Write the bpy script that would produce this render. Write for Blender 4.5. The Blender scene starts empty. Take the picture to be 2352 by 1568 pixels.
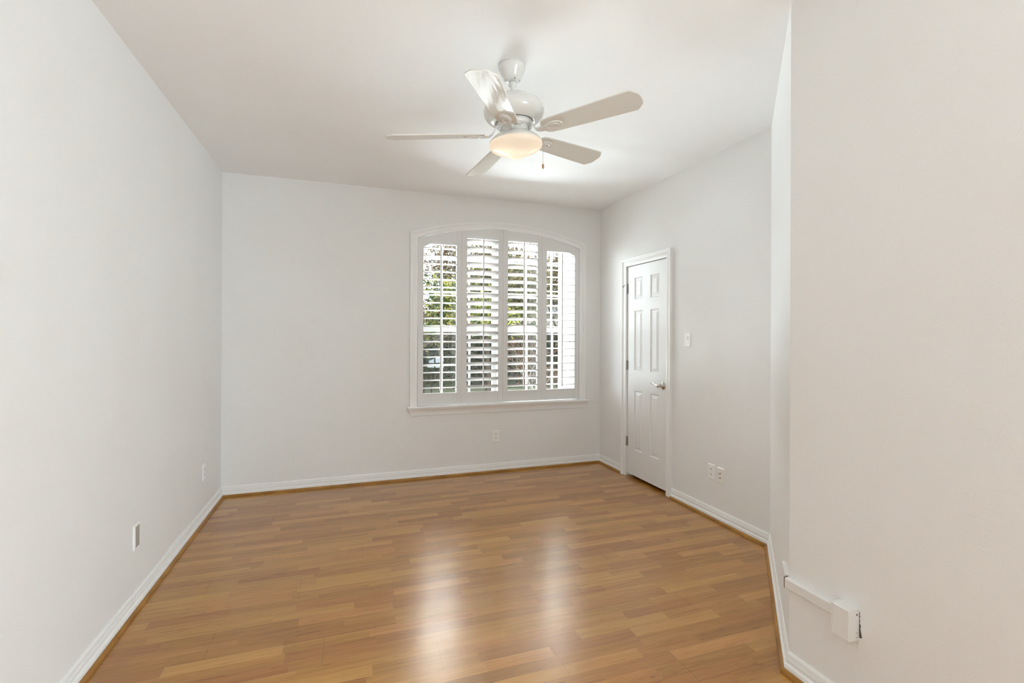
import bpy, bmesh, math, random
from mathutils import Vector, Matrix

SC = bpy.context.scene
COL = SC.collection
PI = math.pi

# ------------------------------------------------------------------ camera, world, lights, exposure
CAMZ = 1.37
YAW, ROLL, PITCH = 0.3336, 0.0041, 0.0016
F_PX, CX, CY = 1097.13, 1175.6, 768.19
W_PX, H_PX = 2352.0, 1568.0

def _cam_vec(du, dv, dz):
    x = du * math.cos(ROLL) + dv * math.sin(ROLL)
    w = -du * math.sin(ROLL) + dv * math.cos(ROLL)
    X, Y, Z = x, -w, dz
    Y, Z = Y * math.cos(PITCH) + Z * math.sin(PITCH), Z * math.cos(PITCH) - Y * math.sin(PITCH)
    c, s = math.cos(YAW), math.sin(YAW)
    return Vector((X * c + Z * s, -X * s + Z * c, Y))

cam_data = bpy.data.cameras.new('camera')
cam = bpy.data.objects.new('camera', cam_data)
COL.objects.link(cam)
rt, up, fw = _cam_vec(1, 0, 0), _cam_vec(0, -1, 0), _cam_vec(0, 0, 1)
M = Matrix.Identity(4)
for i in range(3):
    M[i][0], M[i][1], M[i][2] = rt[i], up[i], -fw[i]
M[0][3], M[1][3], M[2][3] = 0.0, 0.0, CAMZ
cam.matrix_world = M
cam_data.sensor_width = 36.0
cam_data.lens = F_PX * 36.0 / W_PX
cam_data.shift_x = (W_PX / 2 - CX) / W_PX
cam_data.shift_y = -(H_PX / 2 - CY) / W_PX
cam_data.clip_start = 0.02
SC.camera = cam

SC.view_settings.view_transform = 'Standard'
SC.view_settings.look = 'None'
SC.view_settings.gamma = 1.0
SC.view_settings.exposure = 0.14
SC.view_settings.use_curve_mapping = False
SC.cycles.diffuse_bounces = 8
SC.cycles.max_bounces = 14
SC.cycles.transparent_max_bounces = 24

world = bpy.data.worlds.new('sky')
SC.world = world
world.use_nodes = True
wn = world.node_tree
bg = wn.nodes['Background']
bg.inputs[0].default_value = (0.86, 0.93, 1.0, 1)
bg.inputs[1].default_value = 2.3

def area(name, loc, rot, sx, sy, power, col):
    L = bpy.data.lights.new(name, 'AREA')
    L.shape = 'RECTANGLE'; L.size = sx; L.size_y = sy
    L.energy = power; L.color = col
    o = bpy.data.objects.new(name, L); COL.objects.link(o)
    o.location = loc; o.rotation_euler = rot
    return o

area('added_fill_rear', (3.2, -2.9, 1.1), (math.radians(90 + 45), 0, math.radians(25)), 2.2, 1.6, 275, (0.76, 0.91, 1.0))  # added lamp behind the camera, no opening in the walls there
sun_l = bpy.data.lights.new('sun', 'SUN')
sun_l.energy = 5.0; sun_l.angle = 0.02; sun_l.color = (1.0, 0.94, 0.84)
sun = bpy.data.objects.new('sun', sun_l); COL.objects.link(sun)
sun.rotation_euler = Vector((-0.80, 0.15, -0.62)).to_track_quat('-Z', 'Y').to_euler()

# the rear lamp is added fill; the space behind the camera is closed

# added outdoor lamps, out of view, standing in for daylight
def aim(o, d): o.rotation_euler = Vector(d).to_track_quat('-Z', 'Z').to_euler()
o_ = area('added_fill_high', (2.4, 8.2, 4.35), (0, 0, 0), 3.4, 2.2, 330, (0.98, 0.96, 0.90)); aim(o_, (0.0, -0.80, -0.60)); o_.data.spread = math.radians(90)  # unseen lamp added above the view for the floor reflection
o_ = area('added_fill_low', (1.6, 8.4, 0.02), (0, 0, 0), 4.6, 1.0, 300, (0.84, 0.95, 1.0)); aim(o_, (-0.02, -0.91, 0.41)); o_.data.spread = math.radians(80)  # unseen lamp added below the view to light the ceiling

o_ = area('added_fill_left', (-5.0, 11.5, 2.4), (0, 0, 0), 6.0, 3.6, 210, (0.84, 0.94, 1.0)); aim(o_, (6.0, -6.4, -0.3)); o_.data.spread = math.radians(60)  # unseen lamp added far left to light the right walls

# ------------------------------------------------------------------ room numbers (metres)
H = 2.735
XL, YB, XR = -0.991, 4.597, 2.609
AY = 2.384
NX, NY = 1.713, 1.471
YR = -3.0          # rear wall
XO = 4.5           # far side of the adjoining space
DEND = 0.62        # where the near wall ends behind the frame edge

# ------------------------------------------------------------------ materials
def mat(name, col, rough=0.5, metal=0.0, spec=None, bump=None, coat=0.0, emit=None):
    m = bpy.data.materials.new(name); m.use_nodes = True
    nt = m.node_tree; b = nt.nodes['Principled BSDF']
    b.inputs['Base Color'].default_value = (*col, 1)
    b.inputs['Roughness'].default_value = rough
    b.inputs['Metallic'].default_value = metal
    if spec is not None: b.inputs['Specular IOR Level'].default_value = spec
    if coat: b.inputs['Coat Weight'].default_value = coat; b.inputs['Coat Roughness'].default_value = 0.05
    if emit:
        b.inputs['Emission Color'].default_value = (*emit[0], 1); b.inputs['Emission Strength'].default_value = emit[1]
    if bump:
        n = nt.nodes.new('ShaderNodeTexNoise'); n.inputs['Scale'].default_value = bump[0]
        n.inputs['Detail'].default_value = 3
        tc = nt.nodes.new('ShaderNodeNewGeometry')
        nt.links.new(tc.outputs['Position'], n.inputs['Vector'])
        bp = nt.nodes.new('ShaderNodeBump'); bp.inputs['Strength'].default_value = bump[1]
        bp.inputs['Distance'].default_value = bump[2]
        nt.links.new(n.outputs['Fac'], bp.inputs['Height']); nt.links.new(bp.outputs['Normal'], b.inputs['Normal'])
    return m

def paint(name, col, rough, b_scale, b_dist, b_strength=0.5):
    """matte wall paint over a lightly rolled texture"""
    m = mat(name, col, rough, spec=0.25)
    nt = m.node_tree; b = nt.nodes['Principled BSDF']; L = nt.links.new
    g = nt.nodes.new('ShaderNodeNewGeometry')
    n1 = nt.nodes.new('ShaderNodeTexNoise'); n1.inputs['Scale'].default_value = b_scale; n1.inputs['Detail'].default_value = 2.5
    n2 = nt.nodes.new('ShaderNodeTexNoise'); n2.inputs['Scale'].default_value = 1.7; n2.inputs['Detail'].default_value = 3
    L(g.outputs['Position'], n1.inputs['Vector']); L(g.outputs['Position'], n2.inputs['Vector'])
    r = nt.nodes.new('ShaderNodeValToRGB')
    r.color_ramp.elements[0].position = 0.3; r.color_ramp.elements[1].position = 0.7
    r.color_ramp.elements[0].color = (col[0] * 0.985, col[1] * 0.975, col[2] * 0.965, 1)
    r.color_ramp.elements[1].color = (*col, 1)
    L(n2.outputs['Fac'], r.inputs['Fac']); L(r.outputs['Color'], b.inputs['Base Color'])
    bp = nt.nodes.new('ShaderNodeBump'); bp.inputs['Strength'].default_value = b_strength; bp.inputs['Distance'].default_value = b_dist
    L(n1.outputs['Fac'], bp.inputs['Height']); L(bp.outputs['Normal'], b.inputs['Normal'])
    return m

M_WALL = paint('wall_paint', (0.86, 0.86, 0.855), 0.75, 130, 0.0022)
M_CEIL = paint('ceiling_paint', (0.93, 0.935, 0.94), 0.85, 110, 0.0010)
M_TRIM = mat('trim_paint', (0.90, 0.90, 0.89), 0.32)
M_DOOR = mat('door_paint', (0.84, 0.84, 0.835), 0.36)
M_SHUT = mat('shutter_paint', (0.78, 0.775, 0.765), 0.35)
M_SASH = mat('sash_vinyl', (0.83, 0.83, 0.82), 0.4)
M_MUNT = mat('muntin_backlit', (0.62, 0.66, 0.67), 0.4)  # backlit grey of the upper muntins put into the colour
M_PLATE = mat('plate_plastic', (0.93, 0.93, 0.92), 0.28)
M_PLATE2 = mat('plate_plastic_cream', (0.89, 0.87, 0.82), 0.3)
M_SLOT = mat('slot_dark', (0.09, 0.075, 0.06), 0.6)
M_GREY = mat('grey_insert', (0.42, 0.395, 0.36), 0.5, bump=(60, 0.3, 0.001))
M_RACE = mat('raceway_metal_white', (0.82, 0.815, 0.80), 0.3)
M_NICK = mat('satin_nickel', (0.60, 0.57, 0.52), 0.27, metal=1.0)
M_HINGE = mat('hinge_metal', (0.42, 0.41, 0.38), 0.4, metal=0.8)
M_BRASS = mat('fob_brass', (0.45, 0.30, 0.17), 0.3, metal=0.8)
M_CHAIN = mat('chain_metal', (0.55, 0.50, 0.42), 0.35, metal=0.7)
M_FAN = mat('fan_white_enamel', (0.75, 0.74, 0.71), 0.16, coat=0.4)
M_BRAID = mat('gap_brown', (0.16, 0.10, 0.07), 0.7)
M_CLOSET_SHADE = mat('closet_shade', (0.05, 0.045, 0.04), 0.9)  # darkness of the gap under the door put into the colour

def fan_blade_mat():
    m = mat('fan_blade_gloss', (0.74, 0.72, 0.67), 0.10)
    nt = m.node_tree; b = nt.nodes['Principled BSDF']; L = nt.links.new
    b.inputs['Specular IOR Level'].default_value = 0.012
    g = nt.nodes.new('ShaderNodeTexCoord')
    mp = nt.nodes.new('ShaderNodeMapping'); mp.inputs['Scale'].default_value = (4, 24, 4)
    n = nt.nodes.new('ShaderNodeTexNoise'); n.inputs['Scale'].default_value = 1.0; n.inputs['Detail'].default_value = 4
    L(g.outputs['Object'], mp.inputs['Vector']); L(mp.outputs['Vector'], n.inputs['Vector'])
    bp = nt.nodes.new('ShaderNodeBump'); bp.inputs['Strength'].default_value = 0.6; bp.inputs['Distance'].default_value = 0.0030
    L(n.outputs['Fac'], bp.inputs['Height']); L(bp.outputs['Normal'], b.inputs['Normal'])
    return m
M_BLADE = fan_blade_mat()

def bowl_mat():
    m = bpy.data.materials.new('frosted_glass_lit'); m.use_nodes = True
    nt = m.node_tree; nt.nodes.clear(); L = nt.links.new
    out = nt.nodes.new('ShaderNodeOutputMaterial')
    tr = nt.nodes.new('ShaderNodeBsdfTranslucent'); tr.inputs['Color'].default_value = (0.92, 0.88, 0.82, 1)
    df = nt.nodes.new('ShaderNodeBsdfDiffuse'); df.inputs['Color'].default_value = (0.85, 0.82, 0.76, 1)
    gl = nt.nodes.new('ShaderNodeBsdfGlossy'); gl.inputs['Roughness'].default_value = 0.12
    em = nt.nodes.new('ShaderNodeEmission'); em.inputs['Color'].default_value = (1.0, 0.74, 0.50, 1); em.inputs['Strength'].default_value = 0.15
    m1 = nt.nodes.new('ShaderNodeMixShader'); m1.inputs[0].default_value = 0.35
    m2 = nt.nodes.new('ShaderNodeMixShader'); m2.inputs[0].default_value = 0.04
    ad = nt.nodes.new('ShaderNodeAddShader')
    L(tr.outputs[0], m1.inputs[1]); L(df.outputs[0], m1.inputs[2])
    L(m1.outputs[0], m2.inputs[1]); L(gl.outputs[0], m2.inputs[2])
    L(m2.outputs[0], ad.inputs[0]); L(em.outputs[0], ad.inputs[1]); L(ad.outputs[0], out.inputs['Surface'])
    return m
M_BOWL = bowl_mat()

def glass_mat():
    m = bpy.data.materials.new('window_glass'); m.use_nodes = True
    nt = m.node_tree; nt.nodes.clear(); L = nt.links.new
    out = nt.nodes.new('ShaderNodeOutputMaterial')
    tr = nt.nodes.new('ShaderNodeBsdfTransparent'); tr.inputs['Color'].default_value = (0.95, 0.97, 0.965, 1)
    gl = nt.nodes.new('ShaderNodeBsdfGlossy'); gl.inputs['Roughness'].default_value = 0.02
    fr = nt.nodes.new('ShaderNodeFresnel'); fr.inputs['IOR'].default_value = 1.45
    mx = nt.nodes.new('ShaderNodeMixShader')
    L(fr.outputs[0], mx.inputs[0]); L(tr.outputs[0], mx.inputs[1]); L(gl.outputs[0], mx.inputs[2]); L(mx.outputs[0], out.inputs['Surface'])
    return m
M_GLASS = glass_mat()

def screen_mat():
    m = bpy.data.materials.new('insect_screen'); m.use_nodes = True
    nt = m.node_tree; nt.nodes.clear(); L = nt.links.new
    out = nt.nodes.new('ShaderNodeOutputMaterial')
    tr = nt.nodes.new('ShaderNodeBsdfTransparent')
    df = nt.nodes.new('ShaderNodeBsdfDiffuse'); df.inputs['Color'].default_value = (0.05, 0.055, 0.055, 1)
    mx = nt.nodes.new('ShaderNodeMixShader'); mx.inputs[0].default_value = 0.30
    L(tr.outputs[0], mx.inputs[1]); L(df.outputs[0], mx.inputs[2]); L(mx.outputs[0], out.inputs['Surface'])
    return m
M_SCREEN = screen_mat()

def wood_floor_mat():
    m = mat('laminate_floor', (0.4, 0.25, 0.1), 0.27, spec=0.35, coat=0.75)
    nt = m.node_tree; b = nt.nodes['Principled BSDF']; L = nt.links.new
    b.inputs['Coat Roughness'].default_value = 0.23; b.inputs['Coat IOR'].default_value = 1.55
    def N(t, **k):
        n = nt.nodes.new(t)
        for a, v in k.items(): setattr(n, a, v)
        return n
    def mth(op, a, c=None, clamp=False):
        n = N('ShaderNodeMath', operation=op, use_clamp=clamp)
        for i, v in enumerate((a, c)):
            if v is None: continue
            if isinstance(v, (int, float)): n.inputs[i].default_value = v
            else: L(v, n.inputs[i])
        return n.outputs[0]
    g = N('ShaderNodeNewGeometry'); sp = N('ShaderNodeSeparateXYZ'); L(g.outputs['Position'], sp.inputs[0])
    x, y = sp.outputs[0], sp.outputs[1]
    SW = 0.0645
    row = mth('FLOOR', mth('DIVIDE', y, SW))
    wn1 = N('ShaderNodeTexWhiteNoise', noise_dimensions='1D'); L(row, wn1.inputs['W'])
    rh = wn1.outputs['Value']
    W = mth('ADD', mth('MULTIPLY', x, 2.3), mth('MULTIPLY', rh, 613.0))
    vor = N('ShaderNodeTexVoronoi', voronoi_dimensions='1D', feature='F1')
    vor.inputs['Scale'].default_value = 1.0; vor.inputs['Randomness'].default_value = 0.85
    L(W, vor.inputs['W'])
    sc = N('ShaderNodeSeparateColor'); L(vor.outputs['Color'], sc.inputs[0])
    tone, tint, ph = sc.outputs[0], sc.outputs[1], sc.outputs[2]
    def noise(sx, sy, zsrc, detail, rough=0.55, dist=0.0):
        cb = N('ShaderNodeCombineXYZ'); L(mth('MULTIPLY', x, sx), cb.inputs[0]); L(mth('MULTIPLY', y, sy), cb.inputs[1]); L(zsrc, cb.inputs[2])
        n = N('ShaderNodeTexNoise'); n.inputs['Scale'].default_value = 1.0; n.inputs['Detail'].default_value = detail
        n.inputs['Roughness'].default_value = rough; n.inputs['Distortion'].default_value = dist
        L(cb.outputs[0], n.inputs['Vector']); return n.outputs['Fac']
    z1 = mth('MULTIPLY', ph, 97.0)
    wide = noise(1.8, 30, z1, 4, 0.6, 1.0)
    fine = noise(7, 190, z1, 4, 0.6)
    fleck = noise(9, 75, z1, 2, 0.5, 0.4)
    t = mth('ADD', mth('MULTIPLY', tone, 0.42), mth('MULTIPLY', wide, 0.72))
    t = mth('ADD', t, mth('MULTIPLY', mth('SUBTRACT', fine, 0.5), 0.55))
    t = mth('SUBTRACT', t, mth('MULTIPLY', mth('SUBTRACT', mth('MAXIMUM', fleck, 0.66), 0.66), 3.2))
    rp = N('ShaderNodeValToRGB')
    e = rp.color_ramp.elements
    e[0].position = 0.12; e[0].color = (0.225, 0.082, 0.008, 1)
    e[1].position = 0.95; e[1].color = (0.550, 0.285, 0.070, 1)
    k = rp.color_ramp.elements.new(0.40); k.color = (0.345, 0.145, 0.020, 1)
    k = rp.color_ramp.elements.new(0.65); k.color = (0.440, 0.205, 0.038, 1)
    L(t, rp.inputs['Fac'])
    # joints between the three-strip planks
    fr = mth('FRACT', mth('DIVIDE', y, SW * 3))
    seam = mth('LESS_THAN', mth('MULTIPLY', fr, SW * 3), 0.0016)
    prow = mth('FLOOR', mth('DIVIDE', y, SW * 3))
    fx = mth('FRACT', mth('ADD', mth('DIVIDE', x, 1.28), mth('MULTIPLY', prow, 0.37)))
    seam2 = mth('LESS_THAN', mth('MULTIPLY', fx, 1.28), 0.0022)
    dk = mth('SUBTRACT', 1.0, mth('MULTIPLY', mth('MAXIMUM', seam, seam2), 0.38))
    hs = N('ShaderNodeHueSaturation'); L(rp.outputs['Color'], hs.inputs['Color'])
    L(mth('ADD', 0.494, mth('MULTIPLY', tint, 0.012)), hs.inputs['Hue'])
    L(dk, hs.inputs['Value']); hs.inputs['Saturation'].default_value = 1.0
    L(hs.outputs['Color'], b.inputs['Base Color'])
    L(mth('ADD', 0.29, mth('MULTIPLY', fine, 0.08)), b.inputs['Roughness'])
    bp = N('ShaderNodeBump'); bp.inputs['Strength'].default_value = 0.12; bp.inputs['Distance'].default_value = 0.0006
    L(mth('ADD', fine, mth('MULTIPLY', dk, 1.5)), bp.inputs['Height']); L(bp.outputs['Normal'], b.inputs['Normal'])
    return m
M_FLOOR = wood_floor_mat()

def shoe_mat():
    m = mat('shoe_wood', (0.36, 0.2, 0.075), 0.33, spec=0.3)
    nt = m.node_tree; b = nt.nodes['Principled BSDF']; L = nt.links.new
    g = nt.nodes.new('ShaderNodeNewGeometry'); n = nt.nodes.new('ShaderNodeTexNoise')
    n.inputs['Scale'].default_value = 6; n.inputs['Detail'].default_value = 6
    r = nt.nodes.new('ShaderNodeValToRGB')
    r.color_ramp.elements[0].position = 0.3; r.color_ramp.elements[0].color = (0.27, 0.115, 0.020, 1)
    r.color_ramp.elements[1].position = 0.75; r.color_ramp.elements[1].color = (0.46, 0.235, 0.055, 1)
    L(g.outputs['Position'], n.inputs['Vector']); L(n.outputs['Fac'], r.inputs['Fac']); L(r.outputs['Color'], b.inputs['Base Color'])
    return m
M_SHOE = shoe_mat()

def leaf_mat(name, cols, rough=0.55, trans=0.45):
    m = bpy.data.materials.new(name); m.use_nodes = True
    nt = m.node_tree; nt.nodes.clear(); L = nt.links.new
    out = nt.nodes.new('ShaderNodeOutputMaterial')
    g = nt.nodes.new('ShaderNodeNewGeometry'); r = nt.nodes.new('ShaderNodeValToRGB')
    r.color_ramp.interpolation = 'CONSTANT'
    while len(r.color_ramp.elements) > 1: r.color_ramp.elements.remove(r.color_ramp.elements[-1])
    r.color_ramp.elements[0].position = 0; r.color_ramp.elements[0].color = (*cols[0], 1)
    for i, c in enumerate(cols[1:], 1):
        e = r.color_ramp.elements.new(i / len(cols)); e.color = (*c, 1)
    L(g.outputs['Random Per Island'], r.inputs['Fac'])
    d = nt.nodes.new('ShaderNodeBsdfDiffuse'); t = nt.nodes.new('ShaderNodeBsdfTranslucent')
    L(r.outputs['Color'], d.inputs['Color']); L(r.outputs['Color'], t.inputs['Color'])
    mx = nt.nodes.new('ShaderNodeMixShader'); mx.inputs[0].default_value = trans
    L(d.outputs[0], mx.inputs[1]); L(t.outputs[0], mx.inputs[2]); L(mx.outputs[0], out.inputs['Surface'])
    return m

# ------------------------------------------------------------------ mesh helpers
def link(name, bm, m, parent=None, smooth=False, recalc=True):
    if recalc: bmesh.ops.recalc_face_normals(bm, faces=bm.faces)
    me = bpy.data.meshes.new(name)
    bm.to_mesh(me); bm.free()
    if smooth:
        for p in me.polygons: p.use_smooth = True
    me.materials.append(m)
    o = bpy.data.objects.new(name, me); COL.objects.link(o)
    if parent: o.parent = parent
    return o

def tag(o, label=None, cat=None, group=None, kind=None):
    if label: o['label'] = label
    if cat: o['category'] = cat
    if group: o['group'] = group
    if kind: o['kind'] = kind
    return o

def empty(name, loc, rot=(0, 0, 0)):
    o = bpy.data.objects.new(name, None); COL.objects.link(o)
    o.location = loc; o.rotation_euler = rot; o.empty_display_size = 0.1
    return o

def BM(): return bmesh.new()

def box(bm, x0, x1, y0, y1, z0, z1, bev=0.0, mtx=None):
    r = bmesh.ops.create_cube(bm, size=1.0)
    vs = r['verts']
    for v in vs:
        v.co = Vector(((x0 + x1) / 2 + v.co.x * (x1 - x0), (y0 + y1) / 2 + v.co.y * (y1 - y0), (z0 + z1) / 2 + v.co.z * (z1 - z0)))
    if bev > 0:
        es = list({e for v in vs for e in v.link_edges})
        rr = bmesh.ops.bevel(bm, geom=es, offset=bev, segments=2, profile=0.6, affect='EDGES')
        vs = list({v for f in rr['faces'] for v in f.verts} | {v for v in vs if v.is_valid})
    if mtx is not None:
        for v in vs: v.co = mtx @ v.co
    return vs

def quad(bm, pts):
    return bm.faces.new([bm.verts.new(p) for p in pts])

def lathe(bm, prof, seg=48, mtx=None, cap=True):
    """prof: list of (r, z)"""
    rings = []
    for r, z in prof:
        if r < 1e-6:
            rings.append([bm.verts.new((0, 0, z))])
        else:
            rings.append([bm.verts.new((r * math.cos(2 * PI * i / seg), r * math.sin(2 * PI * i / seg), z)) for i in range(seg)])
    for a, b_ in zip(rings, rings[1:]):
        for i in range(seg):
            j = (i + 1) % seg
            if len(a) == 1 and len(b_) == 1: continue
            if len(a) == 1: bm.faces.new((a[0], b_[i], b_[j]))
            elif len(b_) == 1: bm.faces.new((a[i], a[j], b_[0]))
            else: bm.faces.new((a[i], a[j], b_[j], b_[i]))
    if cap:
        for rg in (rings[0], rings[-1]):
            if len(rg) > 1: bm.faces.new(rg)
    vs = [v for rg in rings for v in rg]
    if mtx is not None:
        for v in vs: v.co = mtx @ v.co
    return vs

def tube(bm, pts, radii, seg=8, cap=True, flat=1.0):
    pts = [Vector(p) for p in pts]
    if isinstance(radii, (int, float)): radii = [radii] * len(pts)
    prev = None; rings = []
    for i, p in enumerate(pts):
        d = (pts[min(i + 1, len(pts) - 1)] - pts[max(i - 1, 0)])
        if d.length < 1e-9: d = Vector((0, 0, 1))
        d.normalize()
        if prev is None:
            a = Vector((0, 0, 1)) if abs(d.z) < 0.9 else Vector((1, 0, 0))
            n = d.cross(a).normalized()
        else:
            n = (prev - d * prev.dot(d)).normalized()
        prev = n; b_ = d.cross(n)
        rings.append([bm.verts.new(p + (n * math.cos(2 * PI * k / seg) * flat + b_ * math.sin(2 * PI * k / seg)) * radii[i]) for k in range(seg)])
    for a, b_ in zip(rings, rings[1:]):
        for k in range(seg):
            bm.faces.new((a[k], a[(k + 1) % seg], b_[(k + 1) % seg], b_[k]))
    if cap:
        bm.faces.new(rings[0]); bm.faces.new(rings[-1])

def sweep(bm, path, prof, to3, closed_prof=False):
    """path: 2D points; prof: (offset to the left of travel, depth). to3(u, v, d) -> 3D"""
    n = len(path); rings = []
    for i in range(n):
        p = Vector(path[i])
        ns = []
        if i > 0:
            d = (Vector(path[i]) - Vector(path[i - 1])).normalized(); ns.append(Vector((-d.y, d.x)))
        if i < n - 1:
            d = (Vector(path[i + 1]) - Vector(path[i])).normalized(); ns.append(Vector((-d.y, d.x)))
        if len(ns) == 2:
            m = (ns[0] + ns[1]).normalized(); m = m / max(0.2, m.dot(ns[0]))
        else: m = ns[0]
        rings.append([bm.verts.new(to3(p.x + m.x * o, p.y + m.y * o, d)) for o, d in prof])
    k = len(prof)
    for a, b_ in zip(rings, rings[1:]):
        for j in range(k if closed_prof else k - 1):
            bm.faces.new((a[j], a[(j + 1) % k], b_[(j + 1) % k], b_[j]))
    bm.faces.new(rings[0]); bm.faces.new(rings[-1])

def struct(name, bm, m, parent=None, smooth=False):
    o = link(name, bm, m, parent, smooth)
    if parent is None: o['kind'] = 'structure'
    return o

# ------------------------------------------------------------------ arch of the window
WX0, WX1 = 0.640, 2.353       # opening inside the casing
WXC = (WX0 + WX1) / 2
WZ0 = 0.692                   # top of the stool
SPRING, RISE = 2.296, 0.138
HALF = (WX1 - WX0) / 2
ARC_R = (HALF ** 2 + RISE ** 2) / (2 * RISE)
ARC_ZC = SPRING + RISE - ARC_R
def arch(x, inset=0.0):
    return ARC_ZC + math.sqrt(max(0.0, (ARC_R - inset) ** 2 - (x - WXC) ** 2))
def xs(a, b_, n): return [a + (b_ - a) * i / n for i in range(n + 1)]

# ------------------------------------------------------------------ room shell
T = 0.16
bm = BM()
quad(bm, [(XL - 0.3, YR - 0.3, 0), (XO + 0.3, YR - 0.3, 0), (XO + 0.3, YB + 0.02, 0), (XL - 0.3, YB + 0.02, 0)])
r = bmesh.ops.extrude_face_region(bm, geom=list(bm.faces))
for v in r['geom']:
    if isinstance(v, bmesh.types.BMVert): v.co.z -= 0.1
struct('floor', bm, M_FLOOR)

bm = BM(); box(bm, XL - 0.3, XO + 0.3, YR - 0.3, YB + 0.3, H, H + 0.12)
struct('ceiling', bm, M_CEIL)

bm = BM(); box(bm, XL - 0.15, XL, YR - 0.15, YB + T, 0, H)
struct('wall_left', bm, M_WALL)

# back wall with the arched opening
bm = BM()
n = 32
def wall_back_face(y):
    quad(bm, [(XL, y, 0), (WX0, y, 0), (WX0, y, H), (XL, y, H)])
    quad(bm, [(WX1, y, 0), (XR + T, y, 0), (XR + T, y, H), (WX1, y, H)])
    X = xs(WX0, WX1, n)
    for a, b_ in zip(X, X[1:]):
        quad(bm, [(a, y, 0), (b_, y, 0), (b_, y, WZ0 - 0.02), (a, y, WZ0 - 0.02)])
        quad(bm, [(a, y, arch(a)), (b_, y, arch(b_)), (b_, y, H), (a, y, H)])
wall_back_face(YB); wall_back_face(YB + T)
X = xs(WX0, WX1, n)
for a, b_ in zip(X, X[1:]):
    quad(bm, [(a, YB, arch(a)), (b_, YB, arch(b_)), (b_, YB + T, arch(b_)), (a, YB + T, arch(a))])
    quad(bm, [(a, YB, WZ0 - 0.02), (b_, YB, WZ0 - 0.02), (b_, YB + T, WZ0 - 0.02), (a, YB + T, WZ0 - 0.02)])
for xx in (WX0, WX1):
    quad(bm, [(xx, YB, WZ0 - 0.02), (xx, YB + T, WZ0 - 0.02), (xx, YB + T, arch(xx)), (xx, YB, arch(xx))])
bmesh.ops.remove_doubles(bm, verts=bm.verts, dist=1e-5)
struct('wall_back', bm, M_WALL)

# right wall with the closet doorway
DY0, DY1, DZ1 = 3.447, 4.071, 2.048       # doorway inside the jambs
bm = BM()
box(bm, XR, XR + 0.12, AY - 0.0, DY0 - 0.02, 0, H)
box(bm, XR, XR + 0.12, DY1 + 0.02, YB + 0.01, 0, H)
box(bm, XR, XR + 0.12, DY0 - 0.02, DY1 + 0.02, DZ1 + 0.02, H)
struct('wall_right', bm, M_WALL)
# closet behind the door, its shade put into the wall colour
bm = BM()
box(bm, XR + 0.75, XR + 0.80, DY0 - 0.3, DY1 + 0.3, 0, H)
box(bm, XR + 0.12, XR + 0.80, DY0 - 0.35, DY0 - 0.3, 0, H)
box(bm, XR + 0.12, XR + 0.80, DY1 + 0.3, DY1 + 0.35, 0, H)
struct('wall_closet', bm, M_CLOSET_SHADE)

# diagonal wall
A2, N2 = Vector((XR, AY)), Vector((NX, NY))
dd = (A2 - N2).normalized(); nn = Vector((-dd.y, dd.x))   # nn points into the room
bm = BM()
ln = (A2 - N2).length
pA, pN = A2 + dd * 0.0, N2
o1, o2 = A2 - nn * 0.12, N2 - nn * 0.12
base = [pN, pA, Vector((A2.x + 0.12, A2.y)), Vector((A2.x + 0.12, A2.y - 0.13)), Vector((N2.x + 0.12, N2.y - 0.13)), Vector((N2.x + 0.01, N2.y - 0.02)), ]
fs = bm.faces.new([bm.verts.new((p.x, p.y, 0)) for p in base])
r = bmesh.ops.extrude_face_region(bm, geom=[fs])
for v in r['geom']:
    if isinstance(v, bmesh.types.BMVert): v.co.z = H
struct('wall_diagonal', bm, M_WALL)

# near right wall (ends behind the edge of the frame), adjoining space, rear walls
bm = BM(); box(bm, NX, NX + 0.12, DEND, NY - 0.0005, 0, H)
struct('wall_near', bm, M_WALL)
bm = BM()
box(bm, NX + 0.12, XO, DEND, DEND + 0.12, 0, H)
struct('wall_hall', bm, M_WALL)
def pierced(bm, axis, pos, th, a0, a1, o0, o1, z0, z1):
    """a wall along an axis with one rectangular opening"""
    def b(a, c, e, f):
        if axis == 'x': box(bm, a, c, pos, pos + th, e, f)
        else: box(bm, pos, pos + th, a, c, e, f)
    b(a0, o0, 0, H); b(o1, a1, 0, H); b(o0, o1, 0, z0); b(o0, o1, z1, H)
bm = BM(); box(bm, XL, XO, YR - 0.15, YR, 0, H)
struct('wall_rear', bm, M_WALL)
bm = BM(); box(bm, XO, XO + 0.15, YR, DEND + 0.12, 0, H)
struct('wall_side', bm, M_WALL)

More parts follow.
